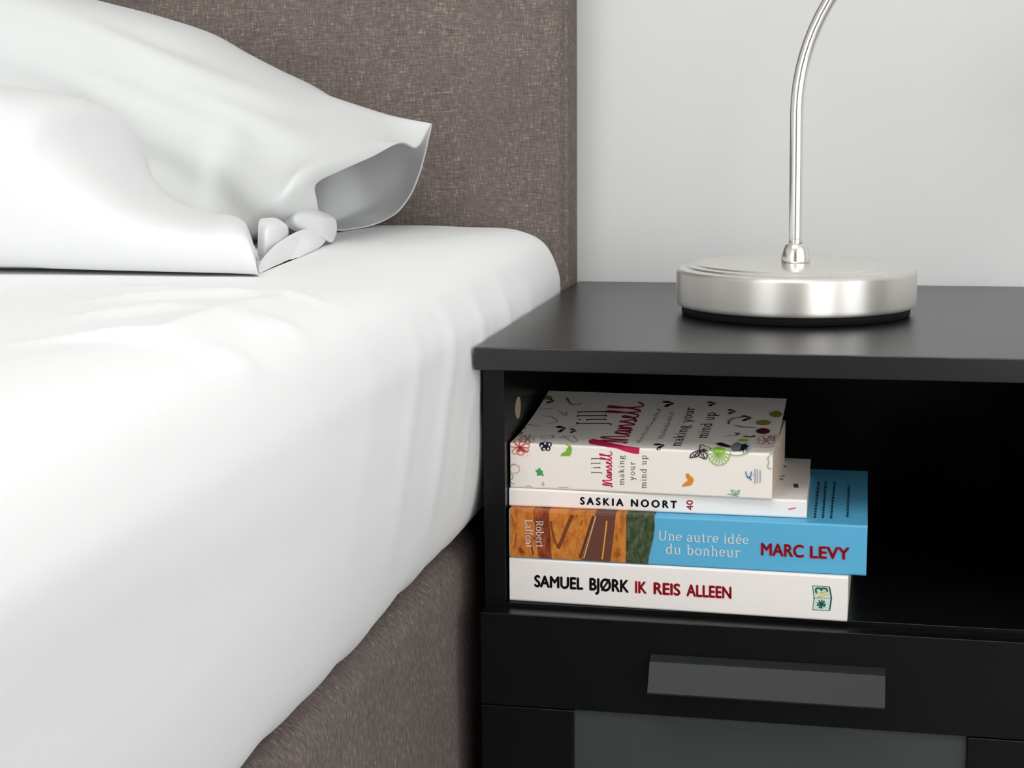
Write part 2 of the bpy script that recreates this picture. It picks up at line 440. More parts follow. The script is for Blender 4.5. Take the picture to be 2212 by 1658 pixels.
def build_mattress():
    th = empty('mattress', 'thick mattress under a smooth white fitted sheet on the brown bed base', 'mattress', loc=(-.9, -.6, MZ0))
    prof = mattress_profile()
    ys = []
    y = -1.66
    while y < -.75: ys.append(y); y += .06
    while y < HBY - .012: ys.append(y); y += .004 if -.5 < y < .05 else .0075
    ys += [HBY - .010, HBY - .006, HBY - .004, HBY - .003]
    n = len(prof)
    # arc length along the outline, 0 at the hem
    arc = [0]
    for i in range(1, n): arc.append(arc[-1] + math.dist(prof[i], prof[i - 1]))
    cx, cz = -.5, .49
    vs, fs = [], []
    for y in ys:
        e = max(0, (y - (HBY - .02)) / .02)                 # rounding at the head end
        e2 = max(0, (-1.62 - y) / .04)
        for i, (x, z) in enumerate(prof):
            a, b = prof[max(i - 1, 0)], prof[min(i + 1, n - 1)]
            tx, tz = b[0] - a[0], b[1] - a[1]; l = math.hypot(tx, tz) or 1
            nx, nz = tz / l, -tx / l
            d = 0
            s = arc[i]
            if y > -.9 and x > -.7:
                for pl, h, w in FOLDS:
                    if z > .56:
                        q, t = seg_dist((x, y), pl)
                        if q < 3.5 * w:
                            sd = math.exp(-(q / (.75 * w)) ** 2) * math.sin(math.pi * min(1, max(0, .03 + .94 * t))) ** 1.4
                            d += 1.5 * h * sd * smoothstep(.56, .575, z)
                # broad soft undulation, long folds along the side, ripples at the tucked hem
                side = smoothstep(.03, .07, s) * (1 - smoothstep(.20, .28, s))
                d += side * (.0022 * math.sin(5.1 * y + 14 * s + .6) + .0012 * math.sin(13 * y - 9 * s))
                d += smoothstep(.14, .19, s) * (1 - smoothstep(.24, .34, s)) * .0016 * math.sin(46 * s + 7 * y + 2 * math.sin(3 * y))
                near = smoothstep(-.35, -.02, y) * (1 - smoothstep(.12, .3, y))
                pl_ = .5 + .5 * math.sin(72 * y + 3 * math.sin(20 * s))
                d += near * smoothstep(.05, .12, s) * (1 - smoothstep(.16, .235, s)) * .0018 * (pl_ ** 3 - .3)
                hem = 1 - smoothstep(.012, .075, s)
                d += hem * (.0018 * math.sin(27 * y + 1.2) + .0012 * math.sin(61 * y + .5) + .0008 * math.sin(113 * y))
                if y > -.02: d = min(d, .0012) if s < .24 else d
            X = x + nx * d - (cx * 0); Z = z + nz * d
            if e > 0:
                k = 1 - .012 * e ** 2.5
                X = cx + (X - cx) * (1 - .002 * e ** 2.5); Z = cz + (Z - cz) * (1 - .02 * e ** 2.5)
            if e2 > 0: Z = cz + (Z - cz) * (1 - .12 * min(1, e2) ** 2)
            if y > -.015: X = min(X, -.0005)
            vs.append((X, y, max(Z, .3928)))
    for j in range(len(ys) - 1):
        for i in range(n - 1):
            fs.append((j * n + i, j * n + i + 1, (j + 1) * n + i + 1, (j + 1) * n + i))
        fs.append((j * n + n - 1, j * n, (j + 1) * n, (j + 1) * n + n - 1))
    fs.append(tuple(range(n))); fs.append(tuple((len(ys) - 1) * n + i for i in range(n)))
    o = mesh_object('fitted_sheet', vs, fs, M['cotton'], None, True)
    attach(o, th)
    c = box('mattress_core', (-1.74, -1.63, MZ0 + .004), (-.05, HBY - .03, MZ1 - .012), M['cotton'], th, .02, 3)
    return th
build_mattress()

# ------------------------------------------------------------------ pillows
def loft(name, loops, nu, nv, material, parent, cap_start=True, cap_end=False, thick=0, wrinkle=None):
    """smooth skin through closed loops (lists of 3-D points, all the same length)"""
    m = len(loops[0])
    dense = []
    for lp in loops:
        c = lp + lp[:1]
        out = []
        for i in range(nu):
            t = m * i / nu
            k = int(t); f = t - k
            a, b, c_, d_ = lp[(k - 1) % m], lp[k % m], lp[(k + 1) % m], lp[(k + 2) % m]
            out.append(tuple(.5 * (2 * b[q] + (c_[q] - a[q]) * f + (2 * a[q] - 5 * b[q] + 4 * c_[q] - d_[q]) * f * f + (3 * b[q] - a[q] - 3 * c_[q] + d_[q]) * f ** 3) for q in range(3)))
        dense.append(out)
    rows = []
    nl = len(loops)
    for j in range(nv):
        t = (nl - 1) * j / (nv - 1)
        rows.append([catmull([dense[q][i] for q in range(nl)], t) for i in range(nu)])
    vs = [p for r in rows for p in r]
    if wrinkle:
        vs2 = []
        for j in range(nv):
            for i in range(nu):
                p = Vector(rows[j][i])
                a = Vector(rows[j][(i + 1) % nu]) - Vector(rows[j][i - 1])
                b = Vector(rows[min(j + 1, nv - 1)][i]) - Vector(rows[max(j - 1, 0)][i])
                n = a.cross(b)
                if n.length > 1e-12: n.normalize()
                vs2.append(p + n * wrinkle(p, i / nu, j / (nv - 1)))
        vs = vs2
    vs = [(p[0], min(p[1], .3485), max(p[2], MZ1 + .0003 + thick * .75)) for p in vs]
    fs = []
    for j in range(nv - 1):
        for i in range(nu):
            i2 = (i + 1) % nu
            fs.append((j * nu + i, j * nu + i2, (j + 1) * nu + i2, (j + 1) * nu + i))
    if cap_start: fs.append(tuple(range(nu)))
    if cap_end: fs.append(tuple((nv - 1) * nu + i for i in range(nu)))
    o = mesh_object(name, vs, fs, material, None, True)
    if thick:
        md = o.modifiers.new('thick', 'SOLIDIFY'); md.thickness = thick; md.offset = 0
    attach(o, parent)
    return o
BEDZ = MZ1 + .0004
def oval(x, yf, yb, zt, zb=BEDZ, lean=0.0, m=16, x_lean=0.0, power=2.4, skew=0.0, y0=0.0):
    """pillow section at x: index 0 is the top, then the wall side, the bottom, the front"""
    out = []
    cy, hy = (yf + yb) / 2, (yb - yf) / 2
    cz, hz = zb + (zt - zb) * .42, (zt - zb)
    for i in range(m):
        a = 2 * math.pi * i / m
        s, c = math.sin(a), math.cos(a)
        yy = math.copysign(abs(s) ** (2 / power), s) * hy
        zz = math.copysign(abs(c) ** (2 / (power if c > 0 else power + 5)), c)
        zz = zz * (hz * .58 if zz > 0 else hz * .42)
        out.append((x + x_lean * (zz / hz) + skew * (cy + yy - y0), cy + yy + lean * (zz / hz), cz + zz))
    return out
PIL1 = empty('pillow', 'white pillow leaning on the brown headboard with its pillowcase end hanging open', 'pillow', 'white pillows on the bed', (-.35, .18, BEDZ))
def back_pillow():
    loops = []
    loops.append(oval(-.80, .20, .26, .62))
    loops.append(oval(-.79, .17, .29, .68, lean=.01))
    loops.append(oval(-.72, .15, .330, .755, lean=.02, power=3))
    loops.append(oval(-.58, .13, .340, .790, lean=.02, power=3))
    loops.append(oval(-.45, .125, .340, .785, lean=.02, power=3))
    outline = [((169, 0), .19), ((291, 30), .20), ((380, 59), .21), ((464, 99), .22), ((549, 137), .23), ((633, 173), .245)]
    for (px, py), y in outline:
        p = on_plane(px, py, 1, y)
        k = (p.x + .35) / .15
        loops.append(oval(p.x, .125 - .02 * max(0, k), .338 - .005 * max(0, k), p.z, lean=.03 + .03 * max(0, k), power=3 - .5 * max(0, k)))
    def P(px, py, y): return tuple(on_plane(px, py, 1, y))
    # neck of the case just before its open end, then the mouth
    neck = [P(739, 215, .265), P(790, 262, .305), P(812, 320, .33), P(808, 380, .335), P(790, 430, .335), P(760, 462, .325), P(715, 482, .30), P(672, 494, .25),
            P(640, 500, .18), P(618, 492, .11), P(598, 470, .065), P(592, 438, .05), P(600, 395, .06), P(622, 345, .10), P(660, 290, .15), P(702, 240, .215)]
    pre = [P(838, 249, .285), P(868, 290, .308), P(876, 335, .322), P(868, 380, .326), P(848, 428, .326), P(818, 460, .32), P(775, 482, .305), P(722, 494, .26),
           P(690, 494, .20), P(668, 480, .13), P(652, 452, .08), P(645, 410, .06), P(660, 370, .075), P(700, 340, .12), P(752, 305, .18), P(800, 265, .245)]
    mouth = [P(932, 268, .300), P(926, 302, .304), P(917, 338, .308), P(905, 379, .311), P(886, 422, .312), P(856, 460, .311), P(812, 483, .305), P(752, 496, .265),
             P(712, 492, .20), P(692, 466, .14), P(684, 436, .10), P(682, 396, .095), P(735, 368, .135), P(800, 340, .19), P(866, 308, .245), P(902, 318, .285)]
    loops += [neck, pre, mouth]
    def wr(p, u, v):
        f = smoothstep(.30, .50, v) * (1 - smoothstep(.80, .92, v))
        front = max(0, math.cos(2 * math.pi * (u - .86))) ** .5
        q = p.z + .43 * p.x
        d = f * front * (.0022 * math.sin(150 * q + 10 * p.x) + .0013 * math.sin(310 * q - 22 * p.x + 1.0) * smoothstep(.62, .70, p.z))
        return d
    o = loft('pillowcase', loops, 128, 150, M['case'], PIL1, True, False, .0012, wr)
    # the cushion inside the case
    ins = [oval(-.72, .20, .28, .69, BEDZ + .02, .0), oval(-.6, .17, .31, .745, BEDZ + .02, .01), oval(-.4, .165, .31, .735, BEDZ + .02, .015), oval(-.30, .165, .30, .70, BEDZ + .02, .03),
           oval(-.25, .17, .29, .665, BEDZ + .02, .03), oval(-.235, .20, .26, .64, BEDZ + .03, .02)]
    loft('pillow_filling', ins, 48, 40, M['cotton'], PIL1, True, True)
    # bunched hem of the case lying on the sheet in front of the mouth
    def lump(name, ring):
        lo = [[P(*q) for q in r] for r in ring]
        return loft(name, lo, 40, 36, M['case_front'], PIL1, True, True)  # lighter copy than the case, lifting the bunched hem's shade by colour
    lump('hem_fold', [
        [(616, 470, .075), (622, 462, .085), (626, 468, .09), (626, 484, .09), (620, 490, .08), (616, 482, .075)],
        [(640, 462, .07), (650, 444, .10), (662, 452, .125), (664, 488, .12), (650, 503, .09), (640, 490, .07)],
        [(672, 466, .09), (688, 455, .12), (700, 462, .15), (700, 494, .145), (686, 510, .11), (672, 496, .09)],
        [(705, 478, .115), (716, 470, .14), (724, 474, .165), (724, 500, .16), (714, 523, .13), (704, 508, .115)],
        [(716, 490, .135), (722, 484, .145), (727, 487, .155), (727, 503, .15), (720, 518, .14), (716, 508, .135)]])
    lump('hem_fold', [
        [(557, 508, .0), (559, 480, .015), (566, 476, .04), (566, 535, .04), (562, 560, .005), (557, 548, .0)],
        [(576, 498, -.005), (583, 474, .02), (597, 476, .05), (599, 535, .05), (589, 560, .01), (577, 552, -.005)],
        [(600, 496, .01), (608, 482, .035), (618, 486, .06), (620, 520, .06), (610, 545, .025), (601, 535, .01)],
        [(614, 498, .03), (619, 491, .04), (623, 494, .05), (623, 510, .05), (618, 520, .035), (614, 513, .03)]])
    lump('hem_fold', [
        [(559, 583, -.083), (560, 574, -.075), (563, 562, -.05), (568, 564, -.035), (566, 580, -.06), (562, 591, -.083)],
        [(574, 576, -.06), (582, 546, -.03), (604, 522, .01), (624, 530, .03), (612, 564, -.005), (590, 584, -.05)],
        [(620, 560, .0), (628, 524, .03), (652, 496, .07), (676, 504, .09), (664, 540, .05), (636, 564, .01)],
        [(660, 543, .055), (666, 516, .08), (684, 497, .11), (702, 502, .13), (694, 528, .10), (674, 545, .07)],
        [(692, 524, .10), (695, 512, .11), (701, 503, .125), (706, 507, .13), (703, 521, .12), (697, 526, .11)]])
back_pillow()
PIL2 = empty('pillow', 'plump bright white pillow at the front of the bed, left of the open pillowcase', 'pillow', 'white pillows on the bed', (-.35, 0, BEDZ))
def front_pillow():
    loops = [oval(-.84, -.03, .05, .61), oval(-.82, -.07, .10, .65), oval(-.72, -.105, .06, .70, lean=.0), oval(-.55, -.115, .07, .715, lean=.0)]
    edge = [((0, 178), .02), ((120, 190), .02), ((200, 206), .015), ((243, 236), .01), ((262, 290), .005), ((295, 352), .0), ((375, 418), .015), ((450, 455), -.01), ((500, 463), -.03), ((534, 480), -.045), ((549, 510), -.055)]
    for k, ((px, py), y) in enumerate(edge):
        p = on_plane(px, py, 1, y)
        t = k / (len(edge) - 1)
        yb = .070 - .085 * t ** 2
        loops.append(oval(p.x, -.118 + .012 * t, yb, p.z, lean=0, power=2.5 + .9 * t, x_lean=-.004 * t, skew=-.382 * smoothstep(.3, .85, t), y0=y))
    p = on_plane(552, 545, 1, -.055)
    loops.append(oval(p.x, -.100, -.01, p.z, power=3.2, skew=-.382, y0=-.055))
    def wr(p, u, v):
        return .0014 * math.sin(17 * p.x + 22 * p.z) * math.sin(9 * p.x + 1)
    loft('pillowcase', loops, 96, 120, M['case_front'], PIL2, True, True, 0, wr)
front_pillow()

# ------------------------------------------------------------------ bedside table
TZ = .53
TW = .371
tb = empty('bedside_table', 'black satin bedside table with open shelf and drawer beside the bed', 'bedside table', loc=(TW / 2, .2, 0))
box('tabletop', (0, 0, TZ - .0145), (TW + .006, .410, TZ), M['black_top'], tb, .0008, 2)
PY = .016
PIN = .0158
sp = box('side_panel', (.0016, PY, 0), (PIN, .405, TZ - .0146), M['black'], tb, .0006)
box('side_panel', (TW - PIN, PY, 0), (TW - .0016, .405, TZ - .0146), M['black'], tb, .0006)
SHZ = .3600
box('shelf', (PIN + .0002, PY, SHZ - .015), (TW - PIN - .0002, .392, SHZ), M['black'], tb, .0006)
box('back_panel', (PIN + .0002, .393, .05), (TW - PIN - .0002, .399, TZ - .0148), M['black'], tb)
box('bottom_panel', (PIN + .0002, PY, .05), (TW - PIN - .0002, .392, .066), M['black'], tb)
hole = on_plane(1118.5, 880, 0, PIN)
cap = []
for k in range(24):
    a = 2 * math.pi * k / 24
    cap.append((hole.y + .0082 * math.cos(a), hole.z + .0075 * math.sin(a)))
c = prism('screw_hole_cap', cap, PIN - .001, PIN + .0004, M['beige'], tb); c['label'] = 'pale round cap over a fixing hole'
dr = box('drawer', (.0018, 0, .2952), (TW - .0018, .0155, .3572), M['black'], tb, .0008)   # upper rail of the drawer front
dr['label'] = 'black drawer front with frosted panel'
def dpart(o): o.parent = dr; return o
for x0, x1 in ((.0018, .0632), (TW - .0632, TW - .0018)):
    dpart(box('stile', (x0, 0, .06), (x1, .0155, .2946), M['black'], None, .0008))
dpart(box('lower_rail', (.0632, .0003, .06), (TW - .0632, .0155, .118), M['black'], None, .0008))
g = dpart(box('frosted_panel', (.0625, .003, .115), (TW - .0625, .007, .2960), M['frost'])); g['label'] = 'grey frosted glass panel'
hd = dpart(prism('handle', [(.001, .3362), (-.0008, .3362), (-.0065, .3342), (-.0075, .3336), (-.0195, .3176), (-.0195, .3168), (-.0185, .3160), (.001, .3160)], .1128, .2573, M['handle']))
hd['label'] = 'dark grey sloping handle bar'

# ------------------------------------------------------------------ table lamp
LX, LY = .1926, .2055
lamp = empty('table_lamp', 'brushed nickel table lamp with round stepped base on the black bedside table', 'lamp', loc=(LX, LY, TZ))
lathe('rubber_foot', [(0, 0.0001), (.0800, .0001), (.0818, .0012), (.0822, .0085), (0, .0085)], M['rubber'], lamp, 128, (LX, LY, TZ))
base_profile = [(.0815, .0066), (.0842, .0066), (.0852, .0072), (.0858, .0086), (.0860, .0105), (.0860, .0300), (.0858, .0312), (.0850, .0322), (.0838, .0328), (.0795, .0336),
                (.0785, .0338), (.0782, .0345), (.0774, .0350), (.0735, .0353), (.0726, .0354), (.0722, .0360), (.0714, .0365), (.070, .0367), (.045, .0369), (.009, .0370), (0, .0370)]
lathe('base_rim', base_profile[:9], M['steel'], lamp, 160, (LX, LY, TZ))
lathe('base_top', base_profile[8:], M['steel_top'], lamp, 160, (LX, LY, TZ))
lathe('collar', [(.0095, .0370), (.0104, .0372), (.0105, .0385), (.0100, .0425), (.0092, .0462), (.0080, .0495), (.0071, .0507), (.0048, .0508)], M['steel_stem'], lamp, 64, (LX, LY, TZ))
def stem():
    z0 = on_plane(1721, 240, 1, LY).z
    x0 = on_plane(1721, 240, 1, LY).x
    R_ = .150
    xb = LX - .0004
    pts = [(xb + (x0 - xb) * k / 10, LY, TZ + .045 + (z0 - .002 - TZ - .045) * k / 10) for k in range(11)]
    for k in range(0, 41):
        a = math.radians(150) * k / 40
        pts.append((x0 + R_ * (1 - math.cos(a)), LY, z0 + R_ * math.sin(a)))
    tube('stem', pts, .0048, M['steel_stem'], lamp)
    ex, ez = pts[-1][0], pts[-1][2]
    sh = lathe('shade', [(.006, .004), (.012, .003), (.020, -.004), (.030, -.020), (.050, -.055), (.062, -.075), (.0605, -.075), (.049, -.055), (.029, -.021), (.018, -.006), (.006, .001)], M['steel'], None, 64, (0, 0, 0))
    sh.matrix_world = Matrix.Translation((ex, LY, ez)) @ Matrix.Rotation(math.radians(-18), 4, 'Y')
    sh.parent = lamp; sh.matrix_parent_inverse = Matrix.Translation(-lamp.location)
stem()

# ------------------------------------------------------------------ lettering: drawn strokes and the built-in sans
def arc(cx, cy, rx, ry, a0, a1, n=12):
    return [(cx + rx * math.cos(math.radians(a0 + (a1 - a0) * i / n)), cy + ry * math.sin(math.radians(a0 + (a1 - a0) * i / n))) for i in range(n + 1)]
XH, CAP, ASC, DSC = .46, .68, .72, -.22
def sf(x, y, w=.085): return [(x - w, y), (x + w, y)]
def hsf(x, y, w=.1): return [(x - w, y - .02), (x, y)]
def serif_glyph(ch):
    if ch == ' ': return .26, []
    if ch == 'i': return .26, [[(.13, 0), (.13, XH)], sf(.13, 0), hsf(.13, XH), [(.13, .60), (.13, .68)]]
    if ch == 'l': return .26, [[(.13, 0), (.13, ASC)], sf(.13, 0), hsf(.13, ASC)]
    if ch in 'nhm':
        top = ASC if ch == 'h' else XH
        st = [[(.12, 0), (.12, top)], sf(.12, 0), hsf(.12, top), [(.12, .30)] + arc(.26, .30, .13, .16, 150, 0) + [(.39, 0)], sf(.39, 0)]
        if ch == 'm': st += [[(.39, .30)] + arc(.53, .30, .13, .16, 150, 0) + [(.66, 0)], sf(.66, 0)]; return .78, st
        return .51, st
    if ch == 'u': return .52, [[(.11, XH)] + [(.11, .16)] + arc(.25, .16, .14, .16, 180, 320) + [(.39, .16)], [(.39, XH), (.39, 0)], hsf(.11, XH), hsf(.39, XH), [(.39, 0), (.48, .02)]]
    if ch == 'o': return .50, [arc(.25, XH / 2, .19, XH / 2, 0, 360, 24)]
    if ch == 'a': return .46, [arc(.20, .32, .13, .14, 160, 0) + [(.33, .06), (.36, .01), (.43, .02)], [(.33, .27)] + arc(.19, .13, .13, .13, 80, 290) + [(.33, .1)]]
    if ch == 'd': return .52, [[(.38, ASC), (.38, 0), (.48, .01)], hsf(.38, ASC), [(.38, .40)] + arc(.23, .23, .17, .23, 50, 320) + [(.38, .08)]]
    if ch == 'b': return .52, [[(.12, ASC), (.12, 0)], hsf(.12, ASC), [(.12, .40)] + arc(.27, .23, .17, .23, 130, -140) + [(.12, .06)]]
    if ch == 'p': return .52, [[(.12, XH), (.12, DSC)], hsf(.12, XH), sf(.12, DSC), [(.12, .38)] + arc(.27, .23, .17, .23, 130, -140) + [(.12, .06)]]
    if ch in 'eé':
        st = [[(.06, .24), (.40, .26)] + arc(.23, .24, .17, .22, 8, 320)]
        if ch == 'é': st.append([(.20, .56), (.32, .70)])
        return .46, st
    if ch == 'r': return .38, [[(.12, 0), (.12, XH)], sf(.12, 0), hsf(.12, XH), [(.12, .30)] + arc(.26, .30, .13, .16, 150, 50), [(.33, .43), (.34, .37)]]
    if ch == 't': return .32, [[(.14, .60), (.14, .08)] + arc(.22, .08, .08, .08, 180, 300), [(.03, XH), (.29, XH)]]
    if ch == 'f': return .32, [[(.13, 0), (.13, .55)] + arc(.25, .55, .12, .16, 180, 50), sf(.13, 0), [(.03, XH), (.28, XH)]]
    if ch == 'k': return .50, [[(.12, 0), (.12, ASC)], sf(.12, 0), hsf(.12, ASC), [(.13, .18), (.36, .45)], [(.20, .26), (.42, 0)], sf(.36, .46, .07), sf(.42, 0, .07)]
    if ch == 'g': return .50, [arc(.22, .31, .14, .15, 0, 360, 20), [(.30, .43), (.46, .45)], arc(.22, .17, .14, .10, 150, 250, 6) + [(.34, .03)] + arc(.24, -.09, .18, .12, 60, -240, 18) + [(.18, .06)]]
    if ch == 'y': return .48, [[(.06, XH), (.25, .02)], [(.42, XH), (.20, -.14), (.12, -.22), (.05, -.2)], sf(.07, XH, .07), sf(.42, XH, .07)]
    if ch == 'J': return .34, [[(.18, CAP), (.18, 0)] + arc(.06, -.02, .12, .14, 0, -110), sf(.18, CAP, .11)]
    if ch == 'U': return .68, [[(.13, CAP), (.13, .22)] + arc(.33, .22, .20, .22, 180, 360) + [(.53, CAP)], sf(.13, CAP, .1), sf(.53, CAP, .08)]
    if ch == 'R': return .62, [[(.14, 0), (.14, CAP)], sf(.14, 0, .1), [(.04, CAP), (.30, CAP)] + arc(.30, .50, .17, .18, 90, -90) + [(.14, .32)], [(.28, .32), (.52, 0)], sf(.54, 0, .07)]
    if ch == 'L': return .56, [[(.14, 0), (.14, CAP)], sf(.14, CAP, .1), [(.04, 0), (.50, 0), (.52, .16)]]
    return .3, []
def ribbon(pl, thick, thin=None, nib=True):
    """flat stroke along a polyline: vertical runs thick, level runs thin"""
    thin = thick if thin is None else thin
    vs, fs = [], []
    n = len(pl)
    for i, p in enumerate(pl):
        a, b = pl[max(i - 1, 0)], pl[min(i + 1, n - 1)]
        dx, dy = b[0] - a[0], b[1] - a[1]; l = math.hypot(dx, dy) or 1
        dx, dy = dx / l, dy / l
        w = (thin + (thick - thin) * abs(dy)) / 2
        vs += [(p[0] - dy * w, p[1] + dx * w), (p[0] + dy * w, p[1] - dx * w)]
    for i in range(n - 1): fs.append((2 * i, 2 * i + 1, 2 * i + 3, 2 * i + 2))
    return vs, fs
def merge(parts):
    vs, fs = [], []
    for v, f in parts:
        n = len(vs); vs += v; fs += [tuple(n + i for i in q) for q in f]
    return vs, fs
def serif_text(s, gap=0.0, thick=.085, thin=.04):
    x = 0; parts = []
    for ch in s:
        w, st = serif_glyph(ch)
        for pl in st: parts.append(ribbon([(x + p[0], p[1]) for p in pl], thick, thin))
        x += w + gap
    vs, fs = merge(parts)
    return vs, fs, x - gap, CAP
def sans_text(s, weight=0.0, gap=1.0):
    cu = bpy.data.curves.new('lettering', 'FONT'); cu.body = s; cu.size = 1; cu.space_character = gap
    cu.resolution_u = 5
    o = bpy.data.objects.new('lettering', cu); COL.objects.link(o)
    dg = bpy.context.evaluated_depsgraph_get()
    me = o.evaluated_get(dg).to_mesh()
    vs = [(v.co.x, v.co.y) for v in me.vertices]; fs = [tuple(p.vertices) for p in me.polygons]
    o.evaluated_get(dg).to_mesh_clear()
    bpy.data.objects.remove(o); bpy.data.curves.remove(cu)
    if weight:                                        # heavier strokes: shifted overprints
        vs, fs = merge([([(x + dx * weight, y + dy * weight) for x, y in vs], fs) for dx, dy in ((-1, 0), (1, 0), (0, .8), (0, -.8), (0, 0))])
    x0 = min(v[0] for v in vs); x1 = max(v[0] for v in vs); y0 = min(v[1] for v in vs); y1 = max(v[1] for v in vs)
    return [(v[0] - x0, v[1] - 0) for v in vs], fs, x1 - x0, y1
# joined handwriting of the author's surname: (x, y) with the x-height at 1
HAND = [[(.02, .10), (.16, -.1), (.22, .1), (.30, 1.05), (.42, 1.75), (.50, 1.5), (.48, .2), (.52, .0), (.62, .7), (.85, 1.6), (.98, 1.75), (1.0, 1.2), (1.0, .3), (1.12, .0), (1.3, .3)],
        [(1.3, .3), (1.5, .95), (1.7, 1.0), (1.55, .9), (1.42, .45), (1.5, .05), (1.66, .2), (1.80, .95), (1.78, .3), (1.86, .02), (2.0, .3), (2.1, .95), (2.12, .1), (2.25, .7), (2.42, 1.0), (2.48, .6), (2.5, .1), (2.62, .1), (2.85, .7),
         (2.95, 1.1), (2.98, .8), (3.12, .35), (3.02, .02), (2.86, .1), (3.15, .1), (3.45, .5), (3.62, .95), (3.5, 1.05), (3.38, .6), (3.46, .08), (3.7, .1), (3.95, .8), (4.2, 1.9), (4.22, 2.25), (4.08, 2.1), (4.0, 1.2), (4.05, .15), (4.22, .1),
         (4.5, .9), (4.75, 2.0), (4.78, 2.35), (4.62, 2.2), (4.54, 1.2), (4.62, .1), (4.85, .02), (5.15, .4)]]
def hand_text(thick):
    parts = []
    for st in HAND:
        parts.append(ribbon(spline(st, len(st) * 7), thick, thick * .6))
    vs, fs = merge(parts)
    return vs, fs, 5.15, 1.75
def scribble(n, seed, amp=1.0):
    r = random.Random(seed); p = []
    x = 0
    for i in range(n):
        p.append((x, r.choice((0, .05)) * amp)); x += .35 + .2 * r.random()
        p.append((x, (.7 + .8 * (r.random() > .7)) * amp)); x += .15 + .2 * r.random()
        if r.random() < .15: x += .5
    return p, x

class Book:
    """lies flat: u along the spine, s back over the cover (s >= 0) or down the spine (s < 0)"""
    def __init__(self, left, right, z0, z1, depth, material, pages, label, lift=0.0, lift_pow=1.8):
        l, r = Vector((*left, 0)), Vector((*right, 0))
        self.U = (r - l).normalized(); self.V = Vector((-self.U.y, self.U.x, 0))
        self.L = (r - l).length; self.T = z1 - z0 - .0002; self.D = depth
        self.O = Vector((left[0], left[1], z0 + .0001))
        self.lift, self.lp = lift, lift_pow
        self.root = empty('book', label, 'book', 'paperbacks stacked on the shelf of the bedside table', self.O)
        self.level = 0
        self.build(material, pages)
    def rise(self, s): return self.lift * max(0, s / self.D) ** self.lp
    def pt(self, u, s, z): return self.O + self.U * u + self.V * s + Vector((0, 0, z))
    def fold(self, u, s, e):
        if s >= 0: return self.pt(u, s, self.T + self.rise(s) + e)
        return self.pt(u, -e, self.T + s)
    def px(self, px, py):
        d = ROT @ _ray(px, py)
        t = (self.O - CAM).dot(self.V) / d.dot(self.V)
        p = CAM + d * t
        if p.z <= self.O.z + self.T: return ((p - self.O).dot(self.U), p.z - self.O.z - self.T)
        z = self.O.z + self.T
        for _ in range(30):
            p = CAM + d * ((z - CAM.z) / d.z)
            s = (p - self.O).dot(self.V)
            z = z * .6 + .4 * (self.O.z + self.T + self.rise(s))
        return ((p - self.O).dot(self.U), max(0.0, s))
    def build(self, material, pages):
        T, D, L = self.T, self.D, self.L
        r = min(.0016, T * .2); w = .0005
        def prof(off):
            p = []
            n = 10
            for i in range(n + 1): p.append((D - off * 0 - (D - r) * i / n, off))
            for a in (20, 45, 70): p.append((r - (r - off) * math.sin(math.radians(a)), r - (r - off) * math.cos(math.radians(a))))
            p.append((off, r)); p.append((off, T * .5)); p.append((off, T - r))
            for a in (20, 45, 70): p.append((r - (r - off) * math.cos(math.radians(a)), T - r + (r - off) * math.sin(math.radians(a))))
            for i in range(n + 1):
                s = r + (D - r) * i / n
                p.append((s, T - off + self.rise(s)))
            return p
        out, inn = prof(0), prof(w)
        ring = out + inn[::-1]
        n = len(ring); m = len(out)
        vs = [self.pt(0, s, z) for s, z in ring] + [self.pt(L, s, z) for s, z in ring]
        fs = [(i, (i + 1) % n, n + (i + 1) % n, n + i) for i in range(n)]
        for b in (0, n):
            for i in range(m - 1): fs.append((b + i, b + i + 1, b + n - 2 - i, b + n - 1 - i))
        o = mesh_object('cover', vs, fs, material); attach(o, self.root)
        c = [(self.pt(u, s, z)) for u in (.0004, L - .0004) for s, z in ((w + .0004, w), (D - .0012, w), (D - .0012, T - w), (w + .0004, T - w))]
        pg = mesh_object('page_block', c, [(0, 1, 2, 3), (4, 5, 6, 7), (0, 1, 5, 4), (1, 2, 6, 5), (2, 3, 7, 6), (3, 0, 4, 7)], pages)
        attach(pg, self.root)
    def decal(self, name, vs, fs, material, uv=None, e=None):
        """vs in (u, s) of the unfolded cover"""
        self.level += 1
        e = .00012 + .00001 * self.level if e is None else e
        vs = [(min(max(u, .0003), self.L - .0003), min(max(t, .0006 - self.T), self.D - .0006)) for u, t in vs]
        o = mesh_object(name, [self.fold(u, s, e) for u, s in vs], fs, material)
        attach(o, self.root); return o
    def text(self, name, art, A, B, Tp, material, e=None):
        """A baseline start, B baseline end, Tp top at the start, as pixels of the photograph"""
        vs, fs, w, h = art
        a, b, t = self.px(*A), self.px(*B), self.px(*Tp)
        ex = ((b[0] - a[0]) / w, (b[1] - a[1]) / w); ey = ((t[0] - a[0]) / h, (t[1] - a[1]) / h)
        self.decal(name, [(a[0] + ex[0] * x + ey[0] * y, a[1] + ex[1] * x + ey[1] * y) for x, y in vs], fs, material, e=e)
    def line(self, pts, width, closed=False, smooth=True, thin=None):
        p = [self.px(*q) for q in pts]
        if closed: p = p + [p[0]]
        if smooth and len(p) > 2: p = spline(p, len(p) * 5)
        return ribbon(p, width, thin)
    def poly(self, pts):
        p = [self.px(*q) for q in pts]
        c = (sum(q[0] for q in p) / len(p), sum(q[1] for q in p) / len(p))
        n = len(p)
        return [c] + p, [(0, 1 + i, 1 + (i + 1) % n) for i in range(n)]
    def art(self, name, parts, material):
        vs, fs = merge(parts); return self.decal(name, vs, fs, material)
    def each(self, name, parts, material):
        for v, f in parts: self.decal(name, v, f, material)

